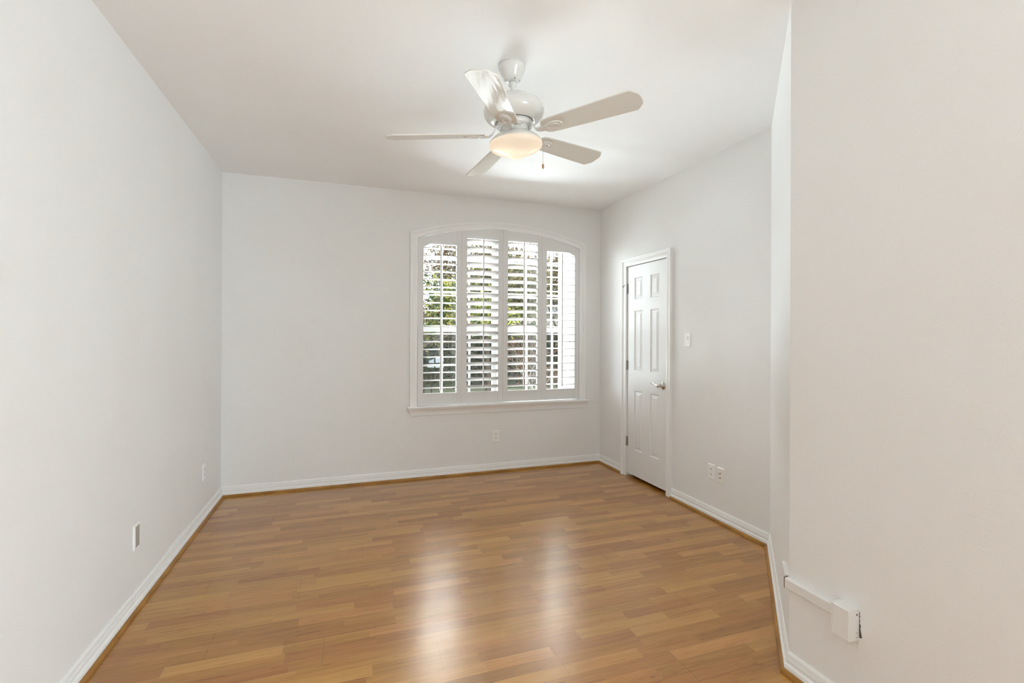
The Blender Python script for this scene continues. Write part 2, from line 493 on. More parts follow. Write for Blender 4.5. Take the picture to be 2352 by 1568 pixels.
# ------------------------------------------------------------------ baseboards and shoe moulding
BB = [(0, 0.088), (0.004, 0.088), (0.0085, 0.080), (0.0098, 0.0715), (0.0070, 0.0705), (0.0070, 0.0690), (0.0105, 0.0680), (0.0118, 0.0640),
      (0.0105, 0.0615), (0.0125, 0.0595), (0.0127, 0.0540), (0.0105, 0.0460), (0.0098, 0.0400), (0.0175, 0.0365), (0.0188, 0.0310),
      (0.0172, 0.0285), (0.0188, 0.0262), (0.0188, 0.0)]
SH = [(0.0189, 0.0), (0.0189, 0.0195), (0.0225, 0.0195), (0.0270, 0.0172), (0.0310, 0.0120), (0.0330, 0.0055), (0.0332, 0.0)]
to_floor = lambda u, v, d: (u, v, d)
def mitred(name, p0, p1, pre, post, prof, m):
    """one straight run; pre/post are neighbouring path points so the ends are cut to the mitre"""
    path = [Vector(q) for q in ([pre] if pre else []) + [p0, p1] + ([post] if post else [])]
    bm = BM(); rings = []
    i0 = 1 if pre else 0
    for i in (i0, i0 + 1):
        ns = []
        if i > 0:
            d = (path[i] - path[i - 1]).normalized(); ns.append(Vector((-d.y, d.x)))
        if i < len(path) - 1:
            d = (path[i + 1] - path[i]).normalized(); ns.append(Vector((-d.y, d.x)))
        if len(ns) == 2:
            q = (ns[0] + ns[1]).normalized(); q = q / max(0.2, q.dot(ns[0]))
        else: q = ns[0]
        rings.append([bm.verts.new((path[i].x + q.x * o, path[i].y + q.y * o, z)) for o, z in prof])
    for j in range(len(prof) - 1):
        bm.faces.new((rings[0][j], rings[0][j + 1], rings[1][j + 1], rings[1][j]))
    bm.faces.new(rings[0]); bm.faces.new(rings[1])
    return struct(name, bm, m)
# travel so that the room lies to the left: near wall -> diagonal -> right -> back -> left
P = [(NX, DEND), (NX, NY), (XR, AY), (XR, YB), (XL, YB), (XL, YR)]
CAS_N, CAS_F = DY0 - 0.071, DY1 + 0.071
runs = [('near', P[0], P[1], None, P[2], 1), ('diagonal', P[1], P[2], P[0], P[3], 2), ('right', P[2], (XR, CAS_N), P[1], None, 3),
        ('corner', (XR, CAS_F), P[3], None, P[4], 4), ('back', P[3], P[4], P[2], P[5], 5), ('left', P[4], P[5], P[3], None, 6)]
for nm, a, b_, pre, post, k in runs:
    mitred('baseboard_' + nm, a, b_, pre, post, BB, M_TRIM)
    if nm == 'right': b_ = (XR, CAS_N - 0.004)
    if nm == 'corner': a = (XR, CAS_F + 0.012)
    mitred('trim_%d' % k, a, b_, pre, post, SH, M_SHOE)

# ------------------------------------------------------------------ window_1: casing, stool, apron, sashes
win = empty('window_1', (WXC, YB, WZ0)); win['kind'] = 'structure'
win['label'] = 'arched white window with casing behind the plantation shutters'
def wl(o):  # keep world coordinates under the empty
    o.matrix_parent_inverse = Matrix.Translation(win.location).inverted(); return o
to_back = lambda u, v, d: (u, YB - d, v)
CP = [(0.0, 0.0), (0.0, 0.010), (-0.006, 0.013), (-0.012, 0.014), (-0.018, 0.0145), (-0.030, 0.0125), (-0.040, 0.0115), (-0.045, 0.017),
      (-0.050, 0.0175), (-0.052, 0.0215), (-0.062, 0.0245), (-0.069, 0.0245), (-0.071, 0.022), (-0.071, 0.0)]
path = [(WX0, WZ0)] + [(x, arch(x)) for x in xs(WX0, WX1, 28)] + [(WX1, WZ0)]
bm = BM(); sweep(bm, path, [(-o, d) for o, d in CP], to_back)
wl(link('casing', bm, M_TRIM, win))
# stool with rounded nose
bm = BM()
SX0, SX1 = 0.549, 2.452
prof = [(0.0, 0.692), (0.040, 0.692), (0.045, 0.690), (0.0475, 0.684), (0.0465, 0.676), (0.043, 0.672), (0.0, 0.672)]
a = [bm.verts.new((SX0, YB - d, z)) for d, z in prof]; c = [bm.verts.new((SX1, YB - d, z)) for d, z in prof]
for j in range(len(prof)):
    k = (j + 1) % len(prof); bm.faces.new((a[j], a[k], c[k], c[j]))
bm.faces.new(a); bm.faces.new(c)
box(bm, WX0, WX1, YB - 0.001, YB + T, 0.671, 0.692)
wl(link('window_sill', bm, M_TRIM, win))
# apron: cove moulding with returned ends
bm = BM()
rings = []
for p, z in [(0.036, 0.672), (0.035, 0.664), (0.029, 0.655), (0.022, 0.645), (0.017, 0.632), (0.015, 0.622), (0.015, 0.618), (0.012, 0.614), (0.012, 0.604), (0.009, 0.601), (0.0, 0.601)]:
    e = p * 1.0
    rings.append([bm.verts.new(q) for q in [(0.588 - e, YB, z), (0.588 - e, YB - p, z), (2.413 + e, YB - p, z), (2.413 + e, YB, z)]])
for r0, r1 in zip(rings, rings[1:]):
    for j in range(4):
        k = (j + 1) % 4; bm.faces.new((r0[j], r0[k], r1[k], r1[j]))
bm.faces.new(rings[0]); bm.faces.new(rings[-1])
wl(link('apron', bm, M_TRIM, win))

# outer frame and the two double-hung units
YG = YB + 0.135
def arched_ring(bm, x0, x1, z0, wid, y0, y1):
    X = xs(x0, x1, 24)
    outer = [(x0, z0)] + [(x, arch(x, 0.0) ) for x in X] + [(x1, z0)]
    inner = [(x0 + wid, z0 + wid)] + [(min(max(x, x0 + wid), x1 - wid), arch(x) - wid) for x in X] + [(x1 - wid, z0 + wid)]
    n_ = len(outer)
    V = [[bm.verts.new((p[0], yy, p[1])) for p in poly] for poly, yy in ((outer, y0), (inner, y0), (inner, y1), (outer, y1))]
    for q in range(n_):
        w_ = (q + 1) % n_
        for s in range(4):
            t_ = (s + 1) % 4
            bm.faces.new((V[s][q], V[s][w_], V[t_][w_], V[t_][q]))
bm = BM(); arched_ring(bm, WX0 + 0.001, WX1 - 0.001, WZ0 + 0.001, 0.028, YG - 0.03, YG + 0.02)
wl(link('window_frame', bm, M_SASH, win))
MULX0, MULX1 = 1.452, 1.520
bm = BM(); box(bm, MULX0, MULX1, YG - 0.035, YG + 0.02, WZ0 + 0.002, arch(1.48) - 0.01)
wl(link('mullion', bm, M_SASH, win))
units = [(WX0 + 0.028, MULX0, (0.899, 1.180)), (MULX1, WX1 - 0.028, (1.800, 2.093))]
for ux0, ux1, mx in units:
    # lower sash (inner track)
    bm = BM()
    yl0, yl1 = YG - 0.028, YG - 0.002
    box(bm, ux0, ux1, yl0, yl1, WZ0 + 0.028, WZ0 + 0.075)
    box(bm, ux0, ux1, yl0, yl1, 1.402, 1.450)
    box(bm, ux0, ux0 + 0.034, yl0, yl1, WZ0 + 0.075, 1.402)
    box(bm, ux1 - 0.034, ux1, yl0, yl1, WZ0 + 0.075, 1.402)
    s = wl(link('lower_sash', bm, M_SASH, win))
    bm = BM()
    for m_ in mx: box(bm, m_ - 0.010, m_ + 0.010, yl0 + 0.006, yl1 - 0.006, WZ0 + 0.075, 1.402)
    box(bm, ux0 + 0.034, ux1 - 0.034, yl0 + 0.007, yl1 - 0.007, 1.062, 1.082)
    g_ = link('muntins', bm, M_SASH, s)
    bm = BM(); quad(bm, [(ux0 + 0.03, YG - 0.015, WZ0 + 0.07), (ux1 - 0.03, YG - 0.015, WZ0 + 0.07), (ux1 - 0.03, YG - 0.015, 1.405), (ux0 + 0.03, YG - 0.015, 1.405)])
    link('pane', bm, M_GLASS, s)
    # upper sash (outer track)
    bm = BM()
    yu0, yu1 = YG + 0.000, YG + 0.018
    box(bm, ux0, ux1, yu0, yu1, 1.404, 1.446)
    box(bm, ux0, ux0 + 0.03, yu0, yu1, 1.446, arch(ux0) - 0.02)
    box(bm, ux1 - 0.03, ux1, yu0, yu1, 1.446, arch(ux1) - 0.02)
    s = wl(link('upper_sash', bm, M_SASH, win))
    bm = BM()
    for m_ in mx: box(bm, m_ - 0.010, m_ + 0.010, yu0 + 0.004, yu1 - 0.004, 1.446, arch(m_) - 0.02)
    for z_ in (1.800, 2.130): box(bm, ux0 + 0.03, ux1 - 0.03, yu0 + 0.005, yu1 - 0.005, z_ - 0.011, z_ + 0.011)
    link('muntins', bm, M_MUNT, s)
    bm = BM()
    X = xs(ux0 + 0.02, ux1 - 0.02, 8)
    pts = [(X[0], YG + 0.009, 1.44), (X[-1], YG + 0.009, 1.44)] + [(x, YG + 0.009, arch(x) - 0.015) for x in reversed(X)]
    quad(bm, pts); link('pane', bm, M_GLASS, s)
    bm = BM(); ys = YG + 0.019
    quad(bm, [(ux0, ys, WZ0 + 0.03), (ux1, ys, WZ0 + 0.03), (ux1, ys, 1.42), (ux0, ys, 1.42)])
    wl(link('insect_screen', bm, M_SCREEN, win))

# ------------------------------------------------------------------ plantation shutters
SHY0, SHY1 = YB - 0.006, YB + 0.026          # panel thickness
SHYM = (SHY0 + SHY1) / 2
LOUV = 0.089
def louver_bm(x0, x1, z, tilt):
    bm = BM(); k = 12; prof = []
    for i in range(k):
        a_ = 2 * PI * i / k
        u, w = LOUV / 2 * math.cos(a_), 0.0055 * math.sin(a_)
        # tilt > 0: room edge up
        ca, sa = math.cos(tilt), math.sin(tilt)
        prof.append((u * ca - w * sa, u * sa + w * ca))
    a = [bm.verts.new((x0, SHYM - u, z + w)) for u, w in prof]; c = [bm.verts.new((x1, SHYM - u, z + w)) for u, w in prof]
    for j in range(k):
        q = (j + 1) % k; bm.faces.new((a[j], a[q], c[q], c[j]))
    bm.faces.new(a); bm.faces.new(c)
    return bm
G = 0.0018
edges = [WX0 + 0.003, 1.070, 1.496, 1.9235, WX1 - 0.003]
defs = [
    (0, 19, 0.0750, 2.247, 0.0, 'leftmost shutter panel, louvers flat and open, chamfered top left corner', True, False),
    (1, 20, 0.0757, 2.326, 27.0, 'shutter panel second from the left, louvers tilted, room edge up', False, False),
    (2, 20, 0.0757, 2.326, 17.0, 'shutter panel third from the left, louvers slightly tilted, right of the tilted one', False, False),
    (3, 19, 0.0750, 2.250, -4.0, 'rightmost shutter panel, louvers nearly edge-on, white siding seen through it', False, True)]
for i, nl, sp, ztop, tilt, label, chl, chr_ in defs:
    x0, x1 = edges[i] + G / 2, edges[i + 1] - G / 2
    root = empty('shutter_panel', ((x0 + x1) / 2, SHYM, WZ0))
    tag(root, label, 'shutter', 'plantation shutter panels in the arched window')
    inv = Matrix.Translation(root.location).inverted()
    def part(name, bm, m=M_SHUT, parent=root, smooth=False):
        o = link(name, bm, m, parent, smooth)
        if parent is root: o.matrix_parent_inverse = inv
        return o
    st = 0.051; zb = WZ0 + 0.006
    ox0, ox1 = x0 + st, x1 - st
    for a, c in ((x0, ox0), (ox1, x1)):
        bm = BM()
        n_ = 4; X = xs(a, c, n_)
        F0 = [(xx, zb) for xx in (X[0],)]
        poly = [(X[0], zb), (X[-1], zb)] + [(xx, arch(xx) - 0.004) for xx in reversed(X)]
        f = [bm.verts.new((p[0], SHY0, p[1])) for p in poly]; bk = [bm.verts.new((p[0], SHY1, p[1])) for p in poly]
        bm.faces.new(f); bm.faces.new(bk)
        for j in range(len(poly)):
            k = (j + 1) % len(poly); bm.faces.new((f[j], f[k], bk[k], bk[j]))
        part('stile', bm)
    bm = BM(); box(bm, ox0 + 0.0004, ox1 - 0.0004, SHY0 + 0.002, SHY1 - 0.002, zb, 0.809)
    part('bottom_rail', bm)
    bm = BM(); X = xs(ox0 + 0.0004, ox1 - 0.0004, 10)
    low = []
    for xx in X:
        z_ = ztop
        if chl: z_ = min(ztop, ztop - 0.028 + (xx - ox0) * 0.42)
        if chr_: z_ = min(ztop, ztop - 0.030 + (ox1 - xx) * 0.42)
        low.append((xx, z_))
    poly = low + [(xx, arch(xx) - 0.004) for xx in reversed(X)]
    f = [bm.verts.new((p[0], SHY0 + 0.002, p[1])) for p in poly]; bk = [bm.verts.new((p[0], SHY1 - 0.002, p[1])) for p in poly]
    bm.faces.new(f); bm.faces.new(bk)
    for j in range(len(poly)):
        k = (j + 1) % len(poly); bm.faces.new((f[j], f[k], bk[k], bk[j]))
    part('top_rail', bm)
    t_ = math.radians(tilt)
    for k in range(nl):
        z = 0.858 + sp * k
        part('louver', louver_bm(ox0 + 0.0015, ox1 - 0.0015, z, t_), smooth=True)
    xc = (ox0 + ox1) / 2
    fr_y = SHYM - LOUV / 2 * math.cos(t_) - 0.006
    bm = BM(); box(bm, xc - 0.0062, xc + 0.0062, fr_y - 0.0055, fr_y + 0.0040, 0.838 + LOUV / 2 * math.sin(t_) * 0.6, 0.858 + sp * (nl - 1) + 0.022, bev=0.002)
    part('tilt_rod', bm)
    if i in (0, 3):
        xh = x0 if i == 0 else x1
        for zh in (2.225, 1.50, 0.80) if i == 0 else (2.215, 1.48, 0.80):
            bm = BM()
            lathe(bm, [(0.0038, -0.032), (0.0038, 0.032)], 10, Matrix.Translation((xh, SHY0 - 0.002, zh)))
            box(bm, xh - 0.008, xh + 0.008, SHY0 - 0.002, SHY0 + 0.001, zh - 0.03, zh + 0.03)
            part('hinge', bm)

# ------------------------------------------------------------------ door_1
door = empty('door_1', (XR, (DY0 + DY1) / 2, 0)); door['kind'] = 'structure'
door['label'] = 'narrow white six-panel closet door with lever handle'
dinv = Matrix.Translation(door.location).inverted()
def dp(name, bm, m, smooth=False, parent=door):
    o = link(name, bm, m, parent, smooth)
    if parent is door: o.matrix_parent_inverse = dinv
    return o
to_right = lambda u, v, d: (XR - d, u, v)
bm = BM(); sweep(bm, [(DY0, 0), (DY0, DZ1), (DY1, DZ1), (DY1, 0)], [(-o, d) for o, d in CP], to_right)
dp('door_casing', bm, M_TRIM)
bm = BM()
box(bm, XR - 0.0, XR + 0.12, DY0 - 0.019, DY0, 0, DZ1); box(bm, XR, XR + 0.12, DY1, DY1 + 0.019, 0, DZ1); box(bm, XR, XR + 0.12, DY0 - 0.019, DY1 + 0.019, DZ1, DZ1 + 0.019)
box(bm, XR + 0.05, XR + 0.062, DY0, DY0 + 0.012, 0, DZ1); box(bm, XR + 0.05, XR + 0.062, DY1 - 0.012, DY1, 0, DZ1); box(bm, XR + 0.05, XR + 0.062, DY0, DY1, DZ1 - 0.012, DZ1)
dp('door_jamb', bm, M_TRIM)
# slab with six sunk and raised panels
SY0, SY1, SZ0, SZ1 = 3.451, 4.066, 0.030, 2.042
FX, BX = XR + 0.006, XR + 0.041
ycuts = [SY0, 3.564, 3.699, 3.819, 3.953, SY1]
zcuts = [SZ0, 0.272, 0.849, 1.034, 1.615, 1.717, 1.930, SZ1]
bm = BM()
def rect(y0, y1, z0, z1, x): return [(x, y0, z0), (x, y1, z0), (x, y1, z1), (x, y0, z1)]
for i in range(5):
    for j in range(7):
        y0, y1, z0, z1 = ycuts[i], ycuts[i + 1], zcuts[j], zcuts[j + 1]
        if i in (1, 3) and j in (1, 3, 5):
            levels = [(0.0, 0.0), (0.004, 0.001), (0.011, 0.0085), (0.017, 0.0090), (0.019, 0.0085), (0.040, 0.0035), (0.042, 0.0022)]
            prev = None
            for ins, dep in levels:
                vs = [bm.verts.new(p) for p in rect(y0 + ins, y1 - ins, z0 + ins, z1 - ins, FX + dep)]
                if prev:
                    for k in range(4): bm.faces.new((prev[k], prev[(k + 1) % 4], vs[(k + 1) % 4], vs[k]))
                prev = vs
            bm.faces.new(prev)
        else: quad(bm, rect(y0, y1, z0, z1, FX))
        quad(bm, rect(y0, y1, z0, z1, BX))
quad(bm, [(FX, SY0, SZ0), (BX, SY0, SZ0), (BX, SY0, SZ1), (FX, SY0, SZ1)]); quad(bm, [(FX, SY1, SZ0), (BX, SY1, SZ0), (BX, SY1, SZ1), (FX, SY1, SZ1)])
quad(bm, [(FX, SY0, SZ0), (BX, SY0, SZ0), (BX, SY1, SZ0), (FX, SY1, SZ0)]); quad(bm, [(FX, SY0, SZ1), (BX, SY0, SZ1), (BX, SY1, SZ1), (FX, SY1, SZ1)])
bmesh.ops.remove_doubles(bm, verts=bm.verts, dist=1e-5)
dp('door_leaf', bm, M_DOOR)
for zh in (1.828, 1.083, 0.340):
    bm = BM()
    mt = Matrix.Translation((XR - 0.004, DY1 - 0.003, zh))
    lathe(bm, [(0.0, -0.048), (0.004, -0.047), (0.0062, -0.044), (0.0062, 0.044), (0.004, 0.047), (0.0, 0.048)], 12, mt)
    for q in (-0.026, -0.009, 0.009, 0.026): lathe(bm, [(0.0066, q - 0.001), (0.0066, q + 0.001)], 12, mt)
    box(bm, XR + 0.001, XR + 0.0055, DY1 - 0.020, DY1 - 0.003, zh - 0.043, zh + 0.043)
    h_ = dp('hinge', bm, M_HINGE)
bm = BM()
zt = 1.878
tube(bm, [(XR - 0.004, DY1 - 0.003, zt), (XR - 0.012, DY1 + 0.012, zt - 0.003), (XR - 0.020, DY1 + 0.024, zt - 0.012), (XR - 0.022, DY1 + 0.038, zt - 0.018)], 0.0028, 8)
lathe(bm, [(0, -0.007), (0.006, -0.006), (0.006, 0.006), (0, 0.007)], 12, Matrix.Translation((XR - 0.022, DY1 + 0.040, zt - 0.020)) @ Matrix.Rotation(PI / 2, 4, 'X'))
lathe(bm, [(0, -0.006), (0.007, -0.005), (0.007, 0.004), (0, 0.006)], 12, Matrix.Translation((XR - 0.004, DY1 - 0.003, zt)))
dp('hinge_stop', bm, M_HINGE)
# lever handle
HY, HZ = 3.508, 0.935
bm = BM()
rotx = Matrix.Translation((FX, HY, HZ)) @ Matrix.Rotation(-PI / 2, 4, 'Y')
lathe(bm, [(0.0, 0.0), (0.034, 0.0), (0.034, 0.004), (0.031, 0.007), (0.028, 0.0075), (0.026, 0.010), (0.021, 0.012), (0.016, 0.013), (0.0125, 0.017), (0.011, 0.026), (0.0115, 0.034), (0.0145, 0.040), (0.0150, 0.046), (0.012, 0.052), (0.0, 0.054)], 32, rotx)
hd = dp('door_handle', bm, M_NICK, True)
bm = BM()
lp = [(FX - 0.046, HY + 0.000, HZ - 0.001), (FX - 0.048, HY + 0.012, HZ - 0.002), (FX - 0.048, HY + 0.030, HZ + 0.001), (FX - 0.047, HY + 0.050, HZ + 0.007),
      (FX - 0.046, HY + 0.068, HZ + 0.014), (FX - 0.046, HY + 0.084, HZ + 0.018), (FX - 0.046, HY + 0.097, HZ + 0.017), (FX - 0.046, HY + 0.108, HZ + 0.011), (FX - 0.046, HY + 0.113, HZ + 0.006)]
tube(bm, lp, [0.013, 0.0135, 0.0115, 0.009, 0.0075, 0.0068, 0.0065, 0.006, 0.004], 14, flat=0.75)
link('lever', bm, M_NICK, hd, True)
bm = BM(); box(bm, XR - 0.0005, XR + 0.02, DY0 - 0.002, DY0 + 0.0005, HZ - 0.03, HZ + 0.03)
dp('strike_plate', bm, M_HINGE)

# ------------------------------------------------------------------ wall plates
def frame_on(pos, normal):
    """local x along the wall, local y out of the wall, local z up"""
    n_ = Vector(normal).normalized(); z_ = Vector((0, 0, 1)); x_ = n_.cross(z_)
    m_ = Matrix.Identity(4)
    for i in range(3): m_[i][0], m_[i][1], m_[i][2], m_[i][3] = x_[i], n_[i], z_[i], pos[i]
    return m_
def plate_root(name, pos, normal, label, cat, group=None):
    r_ = bpy.data.objects.new(name, None); COL.objects.link(r_); r_.empty_display_size = 0.05
    r_.matrix_world = frame_on(pos, normal)
    tag(r_, label, cat, group); return r_
def plate(bm, w=0.070, h=0.115, d=0.0055):
    a = [(-w / 2, 0, -h / 2), (w / 2, 0, -h / 2), (w / 2, 0, h / 2), (-w / 2, 0, h / 2)]
    e = 0.004
    lv = [[bm.verts.new(p) for p in a],
          [bm.verts.new((p[0], d * 0.35, p[2])) for p in a],
          [bm.verts.new((p[0] * (1 - 2 * e / w), d, p[2] * (1 - 2 * e / h))) for p in a]]
    for r0, r1 in zip(lv, lv[1:]):
        for k in range(4): bm.faces.new((r0[k], r0[(k + 1) % 4], r1[(k + 1) % 4], r1[k]))
    bm.faces.new(lv[0]); bm.faces.new(lv[-1])
def disc_y(bm, r_, x, z, y0, y1, seg=20, squash=1.0):
    mt = Matrix.Translation((x, 0, z)) @ Matrix.Diagonal((1, 1, squash, 1)) @ Matrix.Rotation(-PI / 2, 4, 'X')
    lathe(bm, [(r_, y0), (r_, y1)], seg, mt)
def outlet(pos, normal, label):
    R_ = plate_root('wall_outlet', pos, normal, label, 'outlet', 'duplex wall outlets')
    bm = BM(); plate(bm); link('cover_plate', bm, M_PLATE, R_)
    for s in (-1, 1):
        bm = BM(); disc_y(bm, 0.0168, 0, s * 0.0195, 0.005, 0.0072, 24, 0.84); rc = link('receptacle', bm, M_PLATE, R_)
        bm = BM()
        box(bm, -0.0085, -0.0055, 0.0065, 0.0076, s * 0.0195 - 0.001, s * 0.0195 + 0.008)
        box(bm, 0.0055, 0.0085, 0.0065, 0.0076, s * 0.0195 - 0.002, s * 0.0195 + 0.008)
        disc_y(bm, 0.0028, 0, s * 0.0195 - 0.0075, 0.0065, 0.0076, 10)
        link('slots', bm, M_SLOT, rc)
    bm = BM(); disc_y(bm, 0.003, 0, 0, 0.005, 0.0066, 12); link('screw', bm, M_PLATE, R_)
    return R_
outlet((1.427, YB, 0.3575), (0, -1, 0), 'white duplex outlet on the back wall below the shutters')
outlet((XR, 2.911, 0.350), (-1, 0, 0), 'white duplex outlet on the door wall, beside the plate with two connectors')
outlet((XL, 4.078, 0.352), (1, 0, 0), 'white duplex outlet on the left wall near the back corner')
R_ = plate_root('coax_plate', (XR, 2.815, 0.345), (-1, 0, 0), 'cream wall plate with two metal cable connectors right of the door wall outlet', 'cable plate')
bm = BM(); plate(bm, 0.070, 0.112); link('cover_plate', bm, M_PLATE2, R_)
for z_ in (-0.0165, 0.0165):
    bm = BM(); disc_y(bm, 0.0065, 0, z_, 0.005, 0.008, 6); disc_y(bm, 0.0046, 0, z_, 0.008, 0.018, 14)
    link('connector', bm, M_NICK, R_)
for z_ in (-0.042, 0.042):
    bm = BM(); disc_y(bm, 0.003, 0, z_, 0.005, 0.0064, 10); link('screw', bm, M_PLATE2, R_)
R_ = plate_root('light_switch', (XR, 3.184, 1.339), (-1, 0, 0), 'white paddle light switch with a dimmer slider on the wall right of the door', 'switch')
bm = BM(); plate(bm, 0.072, 0.114, 0.006); link('cover_plate', bm, M_PLATE, R_)
bm = BM(); box(bm, -0.0165, 0.0165, 0.005, 0.0068, -0.033, 0.033, bev=0.0008); link('rocker', bm, M_PLATE, R_)
bm = BM(); box(bm, -0.010, 0.002, 0.0065, 0.0115, 0.004, 0.030, bev=0.001); link('slider', bm, M_PLATE, R_)
bm = BM(); box(bm, 0.004, 0.0075, 0.0066, 0.0072, 0.004, 0.030); link('slider_slot', bm, M_GREY, R_)
R_ = plate_root('blank_wall_plate', (XL, 2.874, 0.358), (1, 0, 0), 'white wall plate with a grey centre, low on the left wall nearest the viewer', 'wall plate')
bm = BM(); plate(bm, 0.068, 0.122, 0.007)
link('cover_plate', bm, M_PLATE, R_)
bm = BM(); box(bm, -0.026, 0.020, 0.006, 0.0074, -0.052, 0.052); link('centre_insert', bm, M_GREY, R_)

# ------------------------------------------------------------------ surface raceway on the near wall
rw = empty('cable_raceway', (NX, 1.36, 0.3675)); tag(rw, 'white surface cable channel running low along the near wall to a box', 'raceway')
rinv = Matrix.Translation(rw.location).inverted()
RT = 0.021; RZ0, RZ1 = 0.3465, 0.3885
def rprof(k=0.005): return [(0, RZ0), (RT - k, RZ0), (RT - k * 0.3, RZ0 + k * 0.3), (RT, RZ0 + k), (RT, RZ1 - k), (RT - k * 0.3, RZ1 - k * 0.3), (RT - k, RZ1), (0, RZ1)]
bm = BM()
a = [bm.verts.new((NX - d, 1.236, z)) for d, z in rprof()]; c = [bm.verts.new((NX - d, NY + 0.004, z)) for d, z in rprof()]
for j in range(len(a)):
    k = (j + 1) % len(a); bm.faces.new((a[j], a[k], c[k], c[j]))
bm.faces.new(a); bm.faces.new(c)
o = link('channel', bm, M_RACE, rw); o.matrix_parent_inverse = rinv
bm = BM()
s0, s1 = N2 + dd * 0.016, N2 + dd * 0.150
a = [bm.verts.new((s0.x + nn.x * d, s0.y + nn.y * d, z)) for d, z in [(q[0] * 0.75, q[1]) for q in rprof()]]
c = [bm.verts.new((s1.x + nn.x * d, s1.y + nn.y * d, z)) for d, z in [(q[0] * 0.75, q[1]) for q in rprof()]]
for j in range(len(a)):
    k = (j + 1) % len(a); bm.faces.new((a[j], a[k], c[k], c[j]))
bm.faces.new(a); bm.faces.new(c)
o = link('corner_channel', bm, M_RACE, rw); o.matrix_parent_inverse = rinv
bm = BM(); box(bm, NX - RT + 0.001, NX - 0.001, NY + 0.004, NY + 0.0085, RZ0 + 0.001, RZ1 + 0.001)
o = link('end_gap', bm, M_BRAID, rw); o.matrix_parent_inverse = rinv; o['label'] = 'brown open joint at the wall corner'

jb = empty('junction_box', (NX, 1.22, 0.356)); tag(jb, 'white raised outlet box at the end of the cable channel on the near wall', 'box')
jinv = Matrix.Translation(jb.location).inverted()
bm = BM()
BY0, BY1, BZ0, BZ1, BD = 1.190, 1.250, 0.300, 0.4125, 0.052
cs = [(0.0, 0.000), (0.030, 0.0), (BD - 0.002, 0.0), (BD, 0.002)]
lv = []
for d, ins in cs:
    lv.append([bm.verts.new(p) for p in [(NX - d, BY0 + ins, BZ0 + ins + d * 0.06), (NX - d, BY1 - ins, BZ0 + ins + d * 0.06), (NX - d, BY1 - ins, BZ1 - ins), (NX - d, BY0 + ins, BZ1 - ins)]])
for r0, r1 in zip(lv, lv[1:]):
    for k in range(4): bm.faces.new((r0[k], r0[(k + 1) % 4], r1[(k + 1) % 4], r1[k]))
bm.faces.new(lv[0]); bm.faces.new(lv[-1])
bmesh.ops.bevel(bm, geom=[e for e in bm.edges if abs(e.verts[0].co.x - e.verts[1].co.x) > 0.015], offset=0.003, segments=2, affect='EDGES')
o = link('housing', bm, M_RACE, jb); o.matrix_parent_inverse = jinv
bm = BM(); box(bm, NX - BD - 0.0015, NX, BY1 - 0.001, BY1 + 0.004, BZ0 + 0.0, BZ1 + 0.002, bev=0.0008)
o = link('flange', bm, M_RACE, jb); o.matrix_parent_inverse = jinv
bm = BM()
mt = Matrix.Translation((NX - 0.012, BY0, BZ1 - 0.020)) @ Matrix.Rotation(PI / 2, 4, 'X')
lathe(bm, [(0.0035, -0.0005), (0.0035, 0.0006)], 12, mt)
for z_ in (BZ0 + 0.012, BZ0 + 0.028):
    box(bm, NX - 0.016, NX - 0.009, BY0 - 0.0006, BY0 + 0.0004, z_, z_ + 0.0012)
# torn dark gap between the box and the wall
pts = [(0.0, 0.402), (0.0035, 0.396), (0.001, 0.391), (0.004, 0.386), (0.001, 0.379), (0.003, 0.370), (0.0015, 0.362), (0.0055, 0.354), (0.0035, 0.344), (0.005, 0.336), (0.008, 0.322), (0.0100, 0.313), (0.0, 0.310)]
f = [bm.verts.new((NX - 0.0006, BY0 - p[0], p[1])) for p in pts]; b2 = [bm.verts.new((NX - 0.0001, BY0 - p[0], p[1])) for p in pts]
bm.faces.new(f); bm.faces.new(b2)
for j in range(len(f)):
    k = (j + 1) % len(f); bm.faces.new((f[j], f[k], b2[k], b2[j]))
o = link('dark_gap', bm, M_SLOT, jb); o.matrix_parent_inverse = jinv; o['label'] = 'dark screw hole, scratches and torn gap'

# ------------------------------------------------------------------ ceiling fan
FC = Vector((0.7866, 2.2906, H))
ax = Vector((0.0597, -0.0042, -0.9982)).normalized()
Zl = -ax
Xl = Vector((0.99822, 0.0, 0.05970)); Xl = (Xl - Zl * Xl.dot(Zl)).normalized()
Yl = Zl.cross(Xl)
FM = Matrix.Identity(4)
for i in range(3): FM[i][0], FM[i][1], FM[i][2], FM[i][3] = Xl[i], Yl[i], Zl[i], FC[i]
fan = bpy.data.objects.new('ceiling_fan', None); COL.objects.link(fan); fan.matrix_world = FM
tag(fan, 'white five-blade ceiling fan with a lit frosted glass bowl', 'ceiling fan')
# local z runs up the shaft; all depths are negative
def fl(name, prof, m=M_FAN, parent=fan, seg=56):
    bm = BM(); lathe(bm, [(r_, -d) for r_, d in prof], seg); return link(name, bm, m, parent, True)
can = fl('canopy', [(0.0, -0.003), (0.068, -0.003), (0.0695, 0.004), (0.069, 0.014), (0.0635, 0.028), (0.0555, 0.042), (0.0500, 0.053), (0.0460, 0.063), (0.0400, 0.072), (0.0330, 0.078), (0.022, 0.081), (0.0, 0.081)])
for a_ in (-0.4, 1.3, 3.2, 4.7):
    bm = BM()
    mt = Matrix.Translation((0.036 * math.cos(a_), 0.036 * math.sin(a_), -0.077))
    lathe(bm, [(0, -0.004), (0.0035, -0.003), (0.0035, 0.004), (0, 0.005)], 10, mt)
    link('screw', bm, M_HINGE, can, True)
fl('downrod', [(0.0, 0.08), (0.020, 0.084), (0.021, 0.092), (0.019, 0.100), (0.0125, 0.104), (0.0125, 0.150), (0.020, 0.156), (0.0, 0.156)], seg=28)
